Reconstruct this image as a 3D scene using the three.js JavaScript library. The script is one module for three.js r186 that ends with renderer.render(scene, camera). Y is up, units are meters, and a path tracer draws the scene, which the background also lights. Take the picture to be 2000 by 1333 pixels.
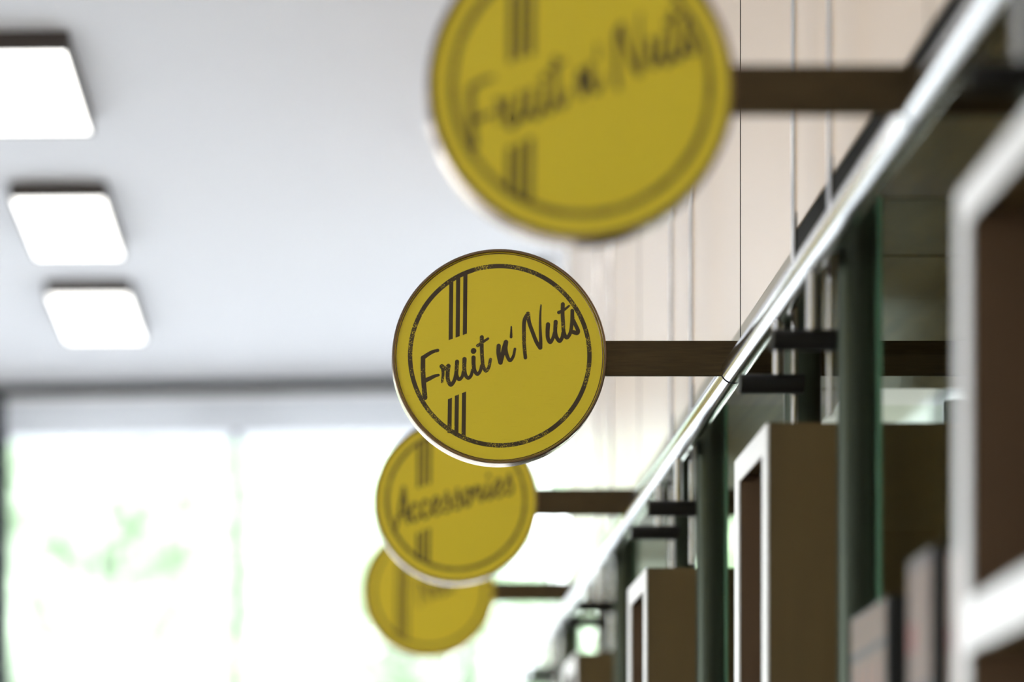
import * as THREE from 'three';
import { RoundedBoxGeometry } from 'three/addons/geometries/RoundedBoxGeometry.js';
import { mergeGeometries } from 'three/addons/utils/BufferGeometryUtils.js';

// ------------------------------------------------------------ camera, sky, exposure
const W = 2000, H = 1333, F = 4200, VX = 595, VY = 1911, EYE = 1.6;      // focal length in pixels, principal point of the shifted lens
const scene = new THREE.Scene();
const camera = new THREE.PerspectiveCamera(2 * Math.atan(H / 2 / F) * 180 / Math.PI, W / H, 0.1, 300);
camera.position.set(0, EYE, 0);
camera.lookAt(0, EYE, -10);
camera.setViewOffset(W, H, W / 2 - VX, H / 2 - VY, W, H);
camera.focus = 2.813;
camera.userData.fStop = camera.getFocalLength() / 53;                    // a 53 mm wide aperture
camera.updateProjectionMatrix();
scene.add(camera);
scene.background = new THREE.Color(0.93, 0.97, 1.0);                       // bright overcast sky
scene.backgroundIntensity = 9;
const renderer = new THREE.WebGLRenderer({ antialias: true });
renderer.toneMapping = THREE.LinearToneMapping;
renderer.toneMappingExposure = 1.15;
renderer.shadowMap.enabled = true;

// ------------------------------------------------------------ helpers
let seed = 7;
const rnd = () => { seed = (seed * 1664525 + 1013904223) >>> 0; return seed / 4294967296; };
const rr = (a, b) => a + (b - a) * rnd();
const taken = {};
function numbered(name) { const n = taken[name] = (taken[name] ?? -1) + 1; return n ? name + '_' + String(n).padStart(3, '0') : name; }
function mesh(name, geo, mat, parent) {
  const m = new THREE.Mesh(geo, mat); m.name = parent ? name : numbered(name);
  m.castShadow = m.receiveShadow = true; (parent ?? scene).add(m); return m;
}
function thing(name, label, category, pos = [0, 0, 0], group) {
  const g = new THREE.Group(); g.name = numbered(name); g.position.set(...pos); scene.add(g);
  tag(g, label, category, group); return g;
}
function tag(o, label, category, group) { Object.assign(o.userData, { label, category }); if (group) o.userData.group = group; return o; }
function part(name, parent, pos = [0, 0, 0]) { const g = new THREE.Group(); g.name = name; g.position.set(...pos); parent.add(g); return g; }
function structure(name) { const g = new THREE.Group(); g.name = name; g.userData.kind = 'structure'; scene.add(g); return g; }
// box by its limits; z is the distance in front of the camera (world -z)
function box(x0, x1, y0, y1, z0, z1, r = 0) {
  const w = x1 - x0, h = y1 - y0, d = z1 - z0;
  const g = r ? new RoundedBoxGeometry(w, h, d, 2, Math.min(r, w / 2.1, h / 2.1, d / 2.1)) : new THREE.BoxGeometry(w, h, d);
  return g.translate((x0 + x1) / 2, (y0 + y1) / 2, -(z0 + z1) / 2);
}
const merged = (list) => mergeGeometries(list.map((g) => (g.index ? g.toNonIndexed() : g)));
const rod = (r, y0, y1, x, z, n = 20) => new THREE.CylinderGeometry(r, r, y1 - y0, n).translate(x, (y0 + y1) / 2, -z);
const lin = (r, g, b) => new THREE.Color().setRGB(r, g, b);
const std = (o) => new THREE.MeshStandardMaterial(o), phys = (o) => new THREE.MeshPhysicalMaterial(o);

function noiseMap(size, base, spread, streak = 1, cells = 24) {           // tiling value noise in linear grey around 1
  const data = new Uint8Array(size * size * 4), octave = [];
  for (let o = 0; o < 4; o++) { const n = cells << o; octave.push([n, Array.from({ length: n * n }, rnd)]); }
  for (let y = 0; y < size; y++) for (let x = 0; x < size; x++) {
    let v = 0, a = 0.5;
    for (const [n, t] of octave) {
      const u = x / size * n, w = (y / size * n) / streak, i = Math.floor(u), j = Math.floor(w), f = u - i, g = w - j;
      const s = f * f * (3 - 2 * f), q = g * g * (3 - 2 * g), at = (a1, b1) => t[((b1 % n + n) % n) * n + (a1 % n)];
      v += a * ((at(i, j) * (1 - s) + at(i + 1, j) * s) * (1 - q) + (at(i, j + 1) * (1 - s) + at(i + 1, j + 1) * s) * q); a /= 2;
    }
    const k = 1 + (v - 0.47) * spread, p = (y * size + x) * 4;
    for (let c = 0; c < 3; c++) data[p + c] = Math.max(0, Math.min(255, base[c] * k));
    data[p + 3] = 255;
  }
  const t = new THREE.DataTexture(data, size, size); t.wrapS = t.wrapT = THREE.RepeatWrapping; t.magFilter = THREE.LinearFilter;
  t.colorSpace = THREE.SRGBColorSpace; t.needsUpdate = true; return t;
}

// ------------------------------------------------------------ materials
const M = {
  ceiling: std({ color: lin(0.72, 0.725, 0.78), roughness: 0.9 }),
  wall: std({ color: lin(0.74, 0.72, 0.69), roughness: 0.85 }),
  floor: std({ map: noiseMap(256, [172, 167, 160], 0.2), roughness: 0.35 }),
  frameDark: phys({ color: lin(0.02, 0.024, 0.03), roughness: 0.85, specularIntensity: 0.4 }),
  glass: phys({ color: lin(0.96, 0.98, 0.97), transmission: 1, thickness: 0, roughness: 0, ior: 1.5 }),
  blind: phys({ color: lin(0.55, 0.55, 0.58), roughness: 1, transmission: 0.44, thickness: 0, side: THREE.DoubleSide }),
  housing: std({ color: lin(0.045, 0.032, 0.025), roughness: 0.5 }),
  diffuser: std({ color: lin(0.8, 0.8, 0.8), emissive: lin(1, 0.97, 0.92), emissiveIntensity: 3.2, roughness: 0.6 }),
  fascia: phys({ color: lin(0.63, 0.465, 0.325), roughness: 0.45, clearcoat: 1, clearcoatRoughness: 0.24 }),
  soffit: std({ map: noiseMap(128, [124, 108, 66], 0.5, 6), roughness: 0.4 }),
  black: phys({ color: lin(0.010, 0.009, 0.007), roughness: 0.8, specularIntensity: 0.25 }),
  trim: std({ color: lin(0.20, 0.165, 0.12), metalness: 0.7, roughness: 0.45 }),
  chrome: std({ color: lin(0.82, 0.81, 0.80), metalness: 1, roughness: 0.1 }),
  rail: std({ color: lin(0.60, 0.595, 0.60), metalness: 1, roughness: 0.18 }),
  bronze: std({ map: noiseMap(256, [83, 71, 51], 0.22), metalness: 0.85, roughness: 0.42 }),
  rim: std({ color: lin(0.24, 0.165, 0.10), metalness: 1, roughness: 0.22 }),
  post: std({ color: lin(0.052, 0.062, 0.042), metalness: 0.6, roughness: 0.36 }),
  bar: std({ color: lin(0.009, 0.008, 0.006), metalness: 0.3, roughness: 0.5 }),
  tower: std({ map: noiseMap(256, [92, 74, 42], 0.5, 1, 4), roughness: 0.55 }),
  towerIn: std({ color: lin(0.10, 0.055, 0.025), roughness: 0.6 }),
  edge: std({ color: lin(0.80, 0.77, 0.75), roughness: 0.5 }),
  pane: phys({ color: lin(0.90, 0.95, 0.86), transmission: 1, thickness: 0, roughness: 0.03, ior: 1.8 }),
  paneEdge: phys({ color: lin(0.11, 0.22, 0.135), roughness: 0.25, clearcoat: 1 }),
  signBack: std({ color: lin(0.70, 0.50, 0.03), roughness: 0.5 }),
  carton: std({ color: lin(0.012, 0.011, 0.009), roughness: 0.55 }),
  paving: std({ map: noiseMap(128, [158, 160, 163], 0.2), roughness: 0.9 }),
  whiteRender: std({ color: lin(0.85, 0.84, 0.83), roughness: 0.9 }),
  brickPink: std({ color: lin(0.62, 0.50, 0.47), roughness: 0.9 }),
  bark: std({ color: lin(0.16, 0.12, 0.09), roughness: 0.95 }),
  leaf: phys({ color: lin(0.62, 0.72, 0.57), roughness: 0.8, transmission: 0.4, thickness: 0, side: THREE.DoubleSide }),
};

// ------------------------------------------------------------ the room
const CEIL = EYE + 1.80, LEFT = -5, RIGHT = 4.4, BACK = -4, FAR = 6.50;
const floor = structure('floor'); mesh('floor_slab', box(LEFT - 0.3, RIGHT + 0.3, -0.2, 0, BACK - 0.3, FAR + 0.75), M.floor, floor);
const ceiling = structure('ceiling'); mesh('ceiling_slab', box(LEFT - 0.3, RIGHT + 0.3, CEIL, CEIL + 0.25, BACK - 0.3, FAR + 0.75), M.ceiling, ceiling);
const wallRight = structure('wall_right'); mesh('wall_panel', box(RIGHT, RIGHT + 0.3, 0, CEIL, BACK - 0.3, FAR + 0.7), M.wall, wallRight);
const wallBack = structure('wall_back'); mesh('wall_panel', box(LEFT, RIGHT, 0, CEIL, BACK - 0.3, BACK), M.wall, wallBack);
const wallLeft = structure('wall_left');
const leftBays = [[-3.4, 1.6]];
{
  const y0 = 0.4, y1 = 3.1;
  mesh('wall_panel', merged([box(LEFT - 0.3, LEFT, 0, y0, BACK, FAR + 0.4), box(LEFT - 0.3, LEFT, y1, CEIL, BACK, FAR + 0.4),
    ...[[BACK, -3.4], [1.6, FAR + 0.4]].map(([a, b]) => box(LEFT - 0.3, LEFT, y0, y1, a, b))]), M.wall, wallLeft);
  leftBays.forEach(([a, b], i) => {
    const w = structure('window_' + (i + 3)), x = LEFT - 0.2;
    mesh('window_frame', merged([box(x, x + 0.06, y0, y0 + 0.05, a, b), box(x, x + 0.06, y1 - 0.05, y1, a, b), box(x, x + 0.06, y0, y1, a, a + 0.05), box(x, x + 0.06, y0, y1, b - 0.05, b),
      ...[1, 2].map((k) => box(x, x + 0.06, y0, y1, a + (b - a) * k / 3 - 0.025, a + (b - a) * k / 3 + 0.025))]), M.frameDark, w);
    for (let k = 0; k < 3; k++) {
      const p = mesh('pane', new THREE.PlaneGeometry((b - a) / 3 - 0.05, y1 - y0 - 0.1), M.glass, w);
      p.rotation.y = Math.PI / 2; p.position.set(x + 0.03, (y0 + y1) / 2, -(a + (b - a) * (k + 0.5) / 3));
    }
  });
}
// the glazed far wall, turned a little away on its right; its own axes: x along the wall, z towards the room
const TURN = -0.062;
function farGroup(name) { const g = structure(name); g.position.set(0, 0, -FAR); g.rotation.y = TURN; return g; }
const wallFar = farGroup('wall_far');
mesh('wall_panel', merged([box(-5.1, 4.5, 0, 0.18, 0, 0.25), box(-5.1, -4.7, 0.18, CEIL, 0, 0.25), box(4.1, 4.5, 0.18, CEIL, 0, 0.25), box(-1.12, -0.975, 0.18, CEIL, 0.02, 0.25)]), M.wall, wallFar);
[[-0.975, 4.1, [-0.21, 0.49, 1.19, 1.90, 2.6, 3.3]], [-4.7, -1.12, [-3.5, -2.3]]].forEach(([a, b, mull], i) => {
  const w = farGroup('window_' + (i + 1)), y0 = 0.18, y1 = CEIL;
  mesh('window_frame', merged([box(a, b, y1 - 0.048, y1, -0.02, 0.08), box(a, b, y0, y0 + 0.06, 0, 0.08), box(a, a + 0.06, y0, y1, 0, 0.08), box(b - 0.06, b, y0, y1, 0, 0.08)]), M.frameDark, w);
  for (const m of mull) mesh('mullion', box(m - 0.011, m + 0.011, y0 + 0.06, y1 - 0.042, 0.01, 0.07), M.frameDark, w);
  const cuts = [a + 0.06, ...mull, b - 0.06];
  for (let k = 0; k + 1 < cuts.length; k++) {
    const p = mesh('pane', new THREE.PlaneGeometry(cuts[k + 1] - cuts[k] - 0.034, y1 - y0 - 0.11), M.glass, w);
    p.position.set((cuts[k] + cuts[k + 1]) / 2, (y0 + 0.06 + y1 - 0.048) / 2, -0.04);
  }
});
{ // gathered strip of sheer cloth along the top of the large window
  const n = 170, x0 = -0.905, x1 = 1.17, h = 0.11, g = new THREE.PlaneGeometry(x1 - x0, h, n, 4), p = g.attributes.position;
  for (let i = 0; i < p.count; i++) { const x = p.getX(i), y = p.getY(i); p.setZ(i, 0.009 * Math.sin(x * 106 + y * 15) * (0.5 - y / h)); }
  g.computeVertexNormals();
  const v = thing('window_valance', 'narrow gathered white cloth strip along the top of the far window', 'valance');
  v.position.set(0, 0, -FAR); v.rotation.y = TURN;
  const c = mesh('cloth', g, M.blind, v); c.position.set((x0 + x1) / 2, CEIL - 0.052 - h / 2, 0.05);
  const t = mesh('track', box(x0, x1, CEIL - 0.056, CEIL - 0.046, -0.062, -0.038), M.edge, v); t.userData.label = 'thin white curtain track';
}

// ------------------------------------------------------------ ceiling lights
const LW = 0.221, LL = 0.413, LH = 0.036;
const lightLabels = ['nearest square white ceiling light, cut off at the left edge of the photo', 'middle one of the three square ceiling lights', 'square ceiling light closest to the window, smallest of the three'];
[4.086, 4.861, 5.55].forEach((z, i) => {
  const t = thing('ceiling_light', lightLabels[i], 'ceiling light', [-0.555, CEIL - LH, -(z + LL / 2)], 'row of ceiling lights');
  t.rotation.y = -0.02;
  const fr = 0.007, hw = LW / 2, hl = LL / 2;
  mesh('housing', merged([box(-hw, hw, 0.013, LH, -hl, hl), box(-hw, hw, 0, 0.013, -hl, -hl + fr), box(-hw, hw, 0, 0.013, hl - fr, hl), box(-hw, -hw + fr, 0, 0.013, -hl + fr, hl - fr), box(hw - fr, hw, 0, 0.013, -hl + fr, hl - fr)]), M.housing, t);
  const d = mesh('diffuser', box(-hw + fr, hw - fr, 0.001, 0.0125, -hl + fr, hl - fr), M.diffuser, t); d.userData.label = 'glowing white diffuser';
  const l = new THREE.RectAreaLight(new THREE.Color(1, 0.96, 0.9), 5, LW - 0.03, LL - 0.03); l.name = 'ceiling_light_glow';
  l.position.set(-0.555, CEIL - LH - 0.004, -(z + LL / 2)); l.rotation.x = -Math.PI / 2; scene.add(l);
});

{
  const t = thing('ceiling_speaker', 'small dark round fixture on the ceiling just above the sharp sign', 'ceiling fixture', [0.592, CEIL, -5.42]);
  mesh('body', new THREE.LatheGeometry([[0, -0.045], [0.018, -0.043], [0.026, -0.03], [0.028, -0.008], [0.034, -0.006], [0.036, 0], [0, 0]].map(([x, y]) => new THREE.Vector2(x, y)), 32), M.frameDark, t);
}
// ------------------------------------------------------------ bulkhead over the shelving: glossy cream panels, soffit
const PX = 0.60, BOT = EYE + 0.86, END = 4.93;
const bays = [0, 1, 2, 3].map((k) => k * 0.85);
const ZA = 2.56, ZB = 2.37;                                               // the two uprights on either side of a tower (second tower)
{
  const b = structure('wall_bulkhead');
  mesh('core', merged([box(PX + 0.02, 1.35, BOT + 0.02, CEIL, -1.5, 3.14), box(PX + 0.02, 0.80, BOT + 0.02, CEIL, 3.14, END - 0.01), box(0.80, 1.35, EYE + 1.25, CEIL, 3.14, END)]), M.wall, b);
  const cuts = [-1.5, -0.2, 0.72, 1.56, 1.74];
  for (const o of bays) cuts.push((ZB + 0.005 + o) * PX / 0.5805, (ZA - 0.01 + o) * PX / 0.5805);
  const cs = cuts.filter((z) => z < END - 0.05).sort((p, q) => p - q); cs.push(END);
  for (let i = 0; i + 1 < cs.length; i++) if (cs[i + 1] - cs[i] > 0.03)
    mesh('fascia_panel', box(PX, PX + 0.02, cs[i] < 2.62 ? BOT + 0.055 : BOT + 0.036, CEIL, cs[i] + 0.0006, cs[i + 1] - 0.0006), M.fascia, b);
  mesh('shadow_trim', box(PX + 0.002, PX + 0.02, BOT, BOT + 0.055, -1.5, 2.6355), M.black, b).userData.label = 'black strip under the cream panels';
  mesh('metal_trim', box(PX, PX + 0.02, BOT, BOT + 0.0355, 2.636, END), M.trim, b).userData.label = 'brown metal strip under the cream panels';
  mesh('end_panel', box(PX + 0.02, 0.80, BOT, CEIL, END - 0.01, END), M.wall, b);
  const s = [-1.5, 1.52, 1.96, 2.37, 2.56, 3.14];
  for (let i = 0; i + 1 < s.length; i++) mesh('soffit_board', box(PX + 0.021, 1.35, BOT, BOT + 0.018, s[i] + 0.003, s[i + 1] - 0.003), M.soffit, b);
  for (const [a, c] of [[3.14, 3.9], [3.9, END]]) mesh('soffit_board', box(PX + 0.021, 0.80, BOT, BOT + 0.018, a + 0.003, c - 0.003), M.soffit, b);
}

// ------------------------------------------------------------ shelving rack: uprights, rods, cross bars, glass dividers, shelves
const offs = [-0.87, 0, 0.85, 1.70, 2.55];
const bayName = ['nearest box tower', 'second box tower', 'third box tower', 'fourth box tower', 'far end of the rack'];
offs.forEach((o, k) => {
  const rack = thing('rack_frame', 'dark green upright frame with steel rods around the ' + bayName[k], 'shelf frame', [0, 0, -(ZB + o)], 'upright frames of the rack');
  const zo = ZB + o;                                                      // parts are placed from the frame's own base
  for (const dz of [k ? -0.012 : -0.05, ZA - ZB + 0.06]) {
    for (const x of [0.6065, 0.978]) mesh('post', new THREE.CylinderGeometry(0.0225, 0.0225, BOT, 32).scale(1, 1, 0.55).translate(x, BOT / 2, -dz), M.post, rack);
  }
  for (const dz of [0.005, ZA - ZB - 0.01]) {
    mesh('hanging_rod', rod(0.0036, EYE + 0.621, CEIL, 0.5805, dz), M.chrome, rack).userData.label = 'thin polished steel rod';
    const c = part('cross_bar', rack, [0, EYE + 0.703, -dz]);
    mesh('bar', new THREE.CylinderGeometry(0.0115, 0.0115, 0.076, 20).rotateZ(Math.PI / 2).translate(0.552, 0, 0.006), M.bar, c);
    mesh('bracket', rod(0.006, 0.01, 0.074, 0.559, -0.006), M.chrome, c);
  }
  const g = part('glass_divider', rack, [0, 0, 0.03]);
  const pn = mesh('pane', new THREE.PlaneGeometry(0.32, 2.3), M.pane, g); pn.position.set(0.628 + 0.16, 1.3, 0);
  mesh('green_edge', box(0.6225, 0.6275, 0.15, BOT - 0.01, -0.004, 0.004), M.paneEdge, g).userData.label = 'bright green glass edge';
});
['over the nearest Fruit sign arm', 'at the sharp Fruit sign arm', 'at the Accessories sign arm', 'at the farthest sign arm'].forEach((w, k) => {
  const z = [1.963, 2.813, 3.663, 4.513][k];
  tag(mesh('suspension_cable', rod(0.0006, EYE + 0.8165, CEIL, 0.570, z, 8), M.black), 'hair thin vertical cable meeting the rail ' + w, 'cable', 'cables holding the rail');
});
{
  const t = thing('back_board', 'dim brown boarded back of the rack, seen beyond the uprights', 'panel', [1.34, 0, 0]);
  for (let i = 0; i < 7; i++) mesh('board', box(0, 0.018, 0.01, 2.44, -1 + i * 0.842, -1 + (i + 1) * 0.842 - 0.003, 0.002), M.tower, t);
}
for (let k = 0; k < 4; k++) {
  const a = [1.765, 2.64, 3.49, 4.34][k], b = [2.33, 3.18, 4.03, 4.88][k];
  tag(mesh('shelf_board', box(0.53, 0.95, 1.758, 1.78, a, b, 0.003), M.tower), 'brown shelf board between the ' + ['nearest and second', 'second and third', 'third and fourth', 'fourth and last'][k] + ' box towers', 'shelf', 'shelf boards of the rack');
}

// ------------------------------------------------------------ open-fronted box towers between the uprights
const TX = 0.5155, TT = EYE + 0.62;
function makeTower(z0, TW, label) {
  const t = thing('box_tower', label, 'shelf unit', [TX, 0, -z0], 'open box towers of the rack');
  const D = 0.36, s = 0.024, e = 0.003;
  mesh('side_panel', box(e, D, 0.02, TT, 0, 0.02), M.tower, t);
  mesh('side_panel', box(e, D, 0.02, TT, TW - 0.02, TW), M.tower, t);
  mesh('top_panel', box(e, D, TT - 0.02, TT, 0.0205, TW - 0.0205), M.tower, t);
  mesh('back_panel', box(D - 0.015, D, 0.02, TT - 0.0205, 0.0205, TW - 0.0205), M.towerIn, t);
  mesh('lining', merged([box(e, D - 0.016, 0.03, TT - 0.021, 0.0205, 0.024), box(e, D - 0.016, 0.03, TT - 0.021, TW - 0.024, TW - 0.0205)]), M.towerIn, t);
  const f = part('front_frame', t); f.userData.label = 'pale white front edge';
  mesh('stile', box(0, e, 0.02, TT, 0, s, 0.001), M.edge, f); mesh('stile', box(0, e, 0.02, TT, TW - s, TW, 0.001), M.edge, f);
  mesh('rail', box(0, e, TT - 0.030, TT, s, TW - s, 0.001), M.edge, f);
  for (const y of [0.06, 0.5, 0.95, 1.4, 1.874]) {
    const h = mesh('shelf', box(e, D - 0.016, y - 0.02, y, 0.0245, TW - 0.0245), M.tower, t);
    mesh('shelf_edge', box(0, e, y - 0.02, y + 0.02, s, TW - s, 0.001), M.edge, h);
  }
}
makeTower(1.475, 0.225, 'nearest open box tower, its white edged compartment cut off at the right border');
makeTower(2.40, 0.18, 'white edged open box tower directly right of the sharp sign, second from the front');
makeTower(3.25, 0.18, 'white edged open box tower standing third from the front, beside the Accessories sign arm');
makeTower(4.10, 0.18, 'blurred open box tower in fourth place, showing only its top at the lower edge');

// ------------------------------------------------------------ polished rail
const SZ = [1.963, 2.813, 3.663, 4.513], RX = 0.5612, RY = EYE + 0.795, RR = 0.0168;
{
  const r = thing('polished_rail', 'polished steel tube rail running diagonally along the top front of the rack', 'rail', [RX, RY, 0]);
  const cuts = [0.3, ...SZ, 5.363, 6.2];
  for (let i = 0; i + 1 < cuts.length; i++) {
    const a = cuts[i] + 0.003, b = cuts[i + 1] - 0.003, n = b - a, pr = [[0, 0], [RR - 0.0015, 0], [RR, 0.0015], [RR, n - 0.0015], [RR - 0.0015, n], [0, n]].map(([x, y]) => new THREE.Vector2(x, y));
    const g = new THREE.LatheGeometry(pr, 48).rotateX(-Math.PI / 2).translate(0, 0, -a);
    mesh('rail_segment', g.toNonIndexed(), M.rail, r);
    r.children[i].geometry.computeVertexNormals();
    const smooth = new THREE.CylinderGeometry(RR, RR, n, 48).rotateX(-Math.PI / 2).translate(0, 0, -(a + b) / 2);
    r.children[i].geometry = smooth;
  }
}

// ------------------------------------------------------------ round signs
// brush strokes of the lettering: [origin x, origin y, scale] of the drawing, then [width, x, y, x, y, ...] or [width0, width1, ...]
const SC = 10.25;
const word = {
  fruit: [810, 670, SC, [[92, 98, 160, 330, 160, 600, 172, 800, 188, 1000, 198, 1125], [84, 62, 165, 328, 250, 268, 350, 212, 455, 182], [92, 50, 180, 795, 300, 740, 400, 693, 470, 675],
    [92, 92, 536, 505, 542, 503], [66, 50, 550, 520, 560, 650, 540, 815], [80, 82, 550, 515, 610, 545, 668, 492], [84, 70, 668, 492, 652, 620, 658, 770, 713, 870, 775, 800, 812, 680, 832, 520],
    [82, 60, 840, 408, 830, 550, 832, 680, 878, 762, 935, 715, 965, 600], [84, 60, 988, 355, 985, 550, 1010, 680, 1062, 735, 1115, 690, 1150, 570]]],
  it: [890, 640, SC, [[84, 60, 348, 632, 350, 780, 372, 900, 425, 965, 480, 905, 510, 790], [100, 108, 345, 510, 350, 497], [80, 62, 513, 226, 512, 400, 522, 650, 540, 800, 597, 900, 650, 830, 685, 668],
    [62, 48, 428, 398, 520, 332, 638, 254]]],
  n: [890, 640, SC, [[84, 92, 850, 398, 845, 530, 865, 650, 885, 730], [84, 90, 888, 720, 920, 600, 955, 450, 995, 325], [92, 52, 995, 325, 985, 450, 1012, 580, 1075, 692, 1140, 610, 1174, 460], [30, 56, 1102, 18, 1100, 120, 1097, 222]]],
  nuts: [1010, 585, 10.254, [[78, 72, 200, 320, 135, 450, 124, 700, 130, 950, 152, 1198], [78, 76, 208, 320, 225, 480, 300, 700, 380, 900, 445, 1003], [80, 32, 452, 1000, 458, 880, 448, 600, 450, 350, 463, 150],
    [86, 64, 604, 536, 595, 700, 607, 830, 648, 892, 697, 820, 735, 690], [82, 70, 757, 484, 750, 700, 778, 800, 835, 868, 885, 800, 905, 700], [80, 70, 900, 132, 895, 300, 905, 500, 922, 700, 975, 800, 1042, 720, 1078, 520, 1086, 260],
    [66, 40, 818, 297, 920, 248, 1028, 162], [72, 84, 1090, 262, 1098, 420, 1160, 560, 1205, 675, 1185, 706, 1110, 690]]],
};
// small joined letters for the other word, each in a box about 100 wide with its foot at y = 0 and its head at y = -100
const letter = {
  A: [[13, 12, -20, 30, 15, -20, 45, -120, 72, -205], [15, 14, 72, -205, 84, -120, 98, -40, 112, 0], [11, 10, 6, -40, 60, -62, 118, -70]],
  c: [[14, 11, 82, -84, 58, -98, 30, -70, 28, -30, 55, 0, 92, -14, 118, -50]],
  e: [[13, 10, 30, -42, 70, -58, 82, -88, 56, -100, 30, -66, 32, -22, 60, 0, 95, -14, 120, -52]],
  s: [[11, 13, 10, -30, 50, -80, 62, -112, 72, -70, 90, -30, 70, 0, 36, -6]],
  o: [[13, 13, 62, -96, 32, -82, 26, -34, 52, 0, 84, -28, 82, -76, 60, -96, 96, -78, 118, -78]],
  r: [[11, 13, 10, -40, 36, -96, 52, -80, 78, -84, 72, -40, 84, -6, 110, -36]],
  i: [[13, 10, 48, -92, 46, -40, 62, -2, 92, -30, 108, -60], [16, 16, 52, -136, 54, -138]],
};
function signTexture(kind) {
  const S = 1536, cv = document.createElement('canvas'); cv.width = cv.height = S;
  const g = cv.getContext('2d'), K = S / 2 / 203.5, X = (x) => (x - 974) * K + S / 2, Y = (y) => (y - 700.5) * K + S / 2;
  g.fillStyle = '#dfc52c'; g.fillRect(0, 0, S, S);
  for (let i = 0; i < 900; i++) { g.fillStyle = rnd() < 0.5 ? 'rgba(120,90,10,0.05)' : 'rgba(255,235,120,0.05)'; g.fillRect(rr(0, S), rr(0, S), rr(2, 60), rr(1, 4)); }
  const ink = document.createElement('canvas'); ink.width = ink.height = S;
  const q = ink.getContext('2d'); q.fillStyle = q.strokeStyle = '#3a2c1a'; q.lineCap = q.lineJoin = 'round';
  q.lineWidth = 8.6 * K; q.beginPath(); q.arc(X(975), Y(698.2), 174.6 * K, 0, 7); q.stroke();
  const quad = (...p) => { q.beginPath(); q.moveTo(X(p[0]), Y(p[1])); for (let i = 2; i < p.length; i += 2) q.lineTo(X(p[i]), Y(p[i + 1])); q.closePath(); q.fill(); };
  const bars = kind === 'nuts' ? [[875.5, 883.5, 700, 700], [889, 897, 700, 700], [903, 911, 700, 700]] : [[875.5, 883.5, 668, 665], [889, 897, 663, 660], [903, 911, 658, 655]];
  const tops = [556, 549, 542], low = kind === 'nuts' ? [700, 700, 700] : [783, 776.5, 771], ends = [846, 852, 857];
  bars.forEach(([a, b, ya, yb], i) => { quad(a + 1.2, tops[i] - 4, b + 1.2, tops[i] - 6, b, yb, a, ya); quad(a - 1.5, low[i], b - 1.5, low[i] - 3, b - 2.5, ends[i] + 4, a - 2.5, ends[i] + 2); });
  const stroke = (ox, oy, sc, [w0, w1, ...p], map = (x, y) => [x, y]) => {
    const pts = []; for (let i = 0; i < p.length; i += 2) pts.push(new THREE.Vector3(...map(ox + p[i] / sc, oy + p[i + 1] / sc), 0));
    const c = new THREE.CatmullRomCurve3(pts, false, 'centripetal'), n = 90;
    for (let i = 0; i <= n; i++) { const v = c.getPoint(i / n), r = (w0 + (w1 - w0) * i / n) / 2 / sc * K; q.beginPath(); q.arc(X(v.x), Y(v.y), r, 0, 7); q.fill(); }
  };
  if (kind === 'fruit') for (const w of Object.values(word)) for (const s of w[3]) stroke(w[0], w[1], w[2], s);
  if (kind === 'nuts') for (const s of word.nuts[3]) stroke(word.nuts[0], word.nuts[1], word.nuts[2], s, (x, y) => [x - 78, y + 42]);
  if (kind === 'accessories') {
    // the line of the word climbs to the right across the disc
    const A = [822, 764], B = [1134, 675], a = Math.atan2(B[1] - A[1], B[0] - A[0]), txt = 'Accessories', u = 0.292; let at = 0;
    for (const ch of txt) {
      for (const s of letter[ch]) stroke(0, 0, 1, [s[0] * 0.62, s[1] * 0.62, ...s.slice(2)], (x, y) => { const lx = at + x * u, ly = y * 0.45; return [A[0] + lx * Math.cos(a), A[1] + lx * Math.sin(a) + ly]; });
      at += (ch === 'A' ? 112 : ch === 'i' ? 84 : 96) * u;
    }
  }
  q.globalCompositeOperation = 'destination-out';                         // worn specks in the print
  for (let i = 0; i < 120; i++) {
    const t = rr(0, 6.283), b = rr(0, 1) < 0.5 ? 174.6 : rr(20, 172), cx = X(975 + b * Math.cos(t)), cy = Y(698 + b * Math.sin(t)), n = 14 + rnd() * 50;
    for (let k = 0; k < n; k++) { q.globalAlpha = rr(0.3, 0.9); q.beginPath(); q.arc(cx + (rnd() + rnd() - 1) * 46, cy + (rnd() + rnd() - 1) * 40, rr(0.6, 3.2), 0, 7); q.fill(); }
  }
  g.drawImage(ink, 0, 0);
  const t = new THREE.CanvasTexture(cv); t.colorSpace = THREE.SRGBColorSpace; return t;
}
const faceMat = {};
for (const k of ['fruit', 'accessories', 'nuts']) faceMat[k] = phys({ map: signTexture(k), roughness: 0.42 });
const SR = 0.14, FR = 0.1364, DEEP = 0.022;
const rimGeo = (() => {
  const p = [[FR, -0.004], [FR, -0.0006], [FR + 0.0006, 0], [SR - 0.0007, 0], [SR, -0.0007], [SR, -DEEP + 0.0007], [SR - 0.0007, -DEEP], [FR, -DEEP], [FR, -DEEP + 0.004]].map(([r, z]) => new THREE.Vector2(r, z));
  const g = new THREE.LatheGeometry(p, 128).rotateX(Math.PI / 2); return g;
})();
const beadGeo = new THREE.TorusGeometry(FR - 0.0016, 0.0006, 8, 128);
const signLabels = ["nearest and largest yellow round sign reading Fruit n' Nuts, cut off at the top", "sharply focused yellow round sign reading Fruit n' Nuts in bronze rim", "yellow round sign reading Accessories, partly behind the sharp Fruit n' Nuts sign", 'farthest yellow round sign, lower half showing beneath the Accessories sign'];
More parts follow.
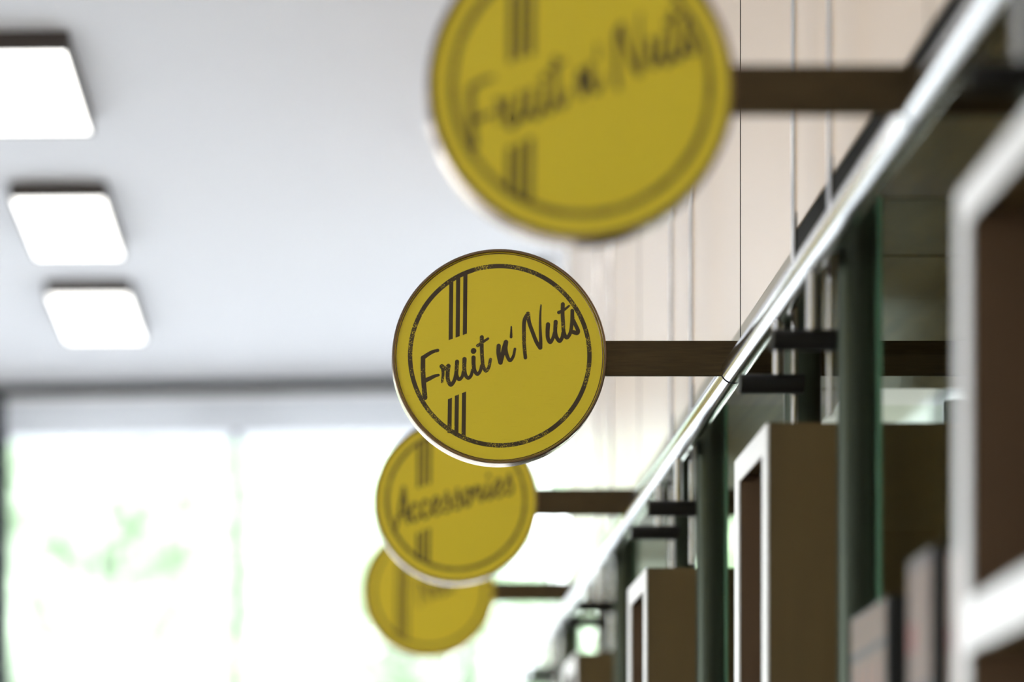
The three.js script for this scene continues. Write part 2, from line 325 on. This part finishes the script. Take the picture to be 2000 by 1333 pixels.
['fruit', 'fruit', 'accessories', 'nuts'].forEach((kind, k) => {
  const t = thing('blade_sign', signLabels[k], 'sign', [0.2539 + 0.003 * (k - 1), EYE + 0.8105, -SZ[k]], 'row of round shop signs along the rail');
  const ax = 0.2539 + 0.003 * (k - 1);
  const face = mesh('sign_face', new THREE.CylinderGeometry(FR, FR, 0.006, 128, 1).rotateX(Math.PI / 2).rotateZ(0), M.signBack, t); face.position.z = 0.0045;
  const print = mesh('print', new THREE.CircleGeometry(FR, 128), faceMat[kind], face); print.position.z = 0.0031;
  print.userData.label = { fruit: "brown printed ring and script Fruit n' Nuts", accessories: 'brown printed ring and script Accessories', nuts: 'brown printed ring with bars' }[kind];
  const bead = mesh('bead', beadGeo, M.rim, face); bead.position.z = 0.0033;
  const back = mesh('back_plate', new THREE.CircleGeometry(FR, 96), M.signBack, t); back.rotation.y = Math.PI; back.position.z = -0.0085;
  const rim = mesh('rim', rimGeo, M.rim, t); rim.position.z = 0.011;
  mesh('arm', box(SR - 0.001, 0.93 - ax, -0.023, 0.023, -0.002, 0.002, 0.0008), M.bronze, t).userData.label = 'flat dark bronze bracket arm';
});

// ------------------------------------------------------------ packets standing on the shelf between the first two towers
function printMap(paint) { const c = document.createElement('canvas'); c.width = 128; c.height = 256; paint(c.getContext('2d')); const t = new THREE.CanvasTexture(c); t.colorSpace = THREE.SRGBColorSpace; return t; }
const rect = (g, col, ...r) => { g.fillStyle = col; g.fillRect(...r); };
const packs = [
  [2.05, 0.135, 0.185, 0.555, 'black carton with a tan striped front on the shelf, left one of two', printMap((g) => { rect(g, '#6e5c42', 0, 0, 128, 256); rect(g, '#2a2018', 0, 50, 128, 12); for (let i = 0; i < 7; i++) rect(g, i % 2 ? '#94602f' : '#65574e', 8 + i * 17, 76, 10, 90); rect(g, '#83311f', 0, 150, 40, 70); rect(g, '#584e4a', 40, 170, 88, 86); })],
  [1.885, 0.075, 0.20, 0.55, 'taller black carton with a pale pink front, between striped carton and near tower', printMap((g) => { rect(g, '#75655d', 0, 0, 128, 256); rect(g, '#5a5058', 0, 0, 128, 14); rect(g, '#8a3c2b', 0, 74, 44, 36); rect(g, '#4b4248', 0, 150, 128, 106); })],
  [1.775, 0.06, 0.185, 0.55, 'slim pale packet mostly hidden behind the white edge of the near tower', printMap((g) => { rect(g, '#8a7a72', 0, 0, 128, 256); rect(g, '#84402e', 0, 90, 128, 30); })],
];
for (const [z, len, h, x, label, map] of packs) {
  const t = thing('product_carton', label, 'box', [x, 1.78, -z], 'cartons on the shelf between the towers');
  mesh('carton', box(0, 0.16, 0, h, 0, len, 0.002), M.carton, t);
  const f = mesh('front_label', new THREE.PlaneGeometry(len - 0.006, h - 0.008), std({ map, color: lin(0.66, 0.46, 0.32), roughness: 0.6 }), t);
  f.rotation.y = -Math.PI / 2; f.position.set(-0.0006, h / 2, -len / 2);
}

// ------------------------------------------------------------ outside
const ground = structure('ground'); mesh('paving', box(-60, 60, -0.4, -0.21, FAR + 0.8, 90), M.paving, ground);
mesh('side_paving', box(-60, LEFT - 0.35, -0.4, -0.21, -40, FAR + 0.8), M.paving, ground);
{
  const b = thing('garden_building', 'plain white flat roofed building outside the window at lower left', 'building', [-7.2, -0.21, -26]);
  mesh('wall', box(-5.5, 5.5, 0, 6.5, 0, 8), M.whiteRender, b);
  mesh('parapet', box(-5.6, 5.6, 6.5, 6.75, -0.1, 8.1), M.whiteRender, b);
  const d = mesh('side_wall', box(5.5, 6.6, 0, 6.0, 0.6, 7), M.brickPink, b); d.userData.label = 'dull pink side bay';
  for (const x of [-3.4, 0.2]) { const w = mesh('window', box(x - 0.7, x + 0.7, 2.2, 4.4, -0.03, 0.02), M.frameDark, b); mesh('pane', box(x - 0.62, x + 0.62, 2.28, 4.32, -0.045, -0.03), M.whiteRender, w); }
}
function tree(x, z, h, r, n, label) {
  const t = thing('garden_tree', label, 'tree', [x, -0.21, -z], 'trees outside the far window');
  mesh('trunk', new THREE.CylinderGeometry(0.10, 0.2, h * 0.75, 12).translate(0, h * 0.375, 0), M.bark, t);
  const leaf = new THREE.BufferGeometry();
  leaf.setAttribute('position', new THREE.Float32BufferAttribute([0, -0.5, 0, -0.22, 0, 0.06, 0.22, 0, 0.06, 0, 0.5, 0], 3));
  leaf.setAttribute('uv', new THREE.Float32BufferAttribute([0.5, 0, 0, 0.5, 1, 0.5, 0.5, 1], 2)); leaf.setIndex([0, 2, 1, 1, 2, 3]); leaf.computeVertexNormals();
  const c = new THREE.InstancedMesh(leaf, M.leaf, n), m = new THREE.Matrix4(), q = new THREE.Quaternion(), e = new THREE.Euler(); c.name = 'foliage'; c.userData.kind = 'stuff';
  const cl = Array.from({ length: 14 }, () => [rr(-1, 1) * r * 0.7, h * 0.68 + rr(-1, 1) * h * 0.24, rr(-1, 1) * r * 0.7, rr(0.35, 0.6) * r]);
  for (let i = 0; i < n; i++) {
    const k = cl[i % cl.length], a = rr(0, 6.283), u = rr(-1, 1), s = Math.sqrt(1 - u * u), d = k[3] * Math.cbrt(rr(0.1, 1));
    e.set(rr(0, 6), rr(0, 6), rr(0, 6)); q.setFromEuler(e); const sc = rr(0.3, 0.55);
    m.compose(new THREE.Vector3(k[0] + d * s * Math.cos(a), k[1] + d * u, k[2] + d * s * Math.sin(a)), q, new THREE.Vector3(sc, sc, sc)); c.setMatrixAt(i, m);
  }
  c.castShadow = true; t.add(c);
}
tree(-2.6, 21, 8.6, 2.6, 7000, 'pale green leafy tree outside, standing behind the white building\'s right corner');
tree(0.6, 29, 9.0, 3.4, 7000, 'blurred green tree outside, seen just left of the round signs');
tree(6.2, 25, 10, 3.4, 7000, 'green tree outside, glimpsed through the rack at right');
tree(12.5, 27, 10, 3.4, 3600, 'outermost green tree outside on the right, glimpsed past the rack');

renderer.render(scene, camera);
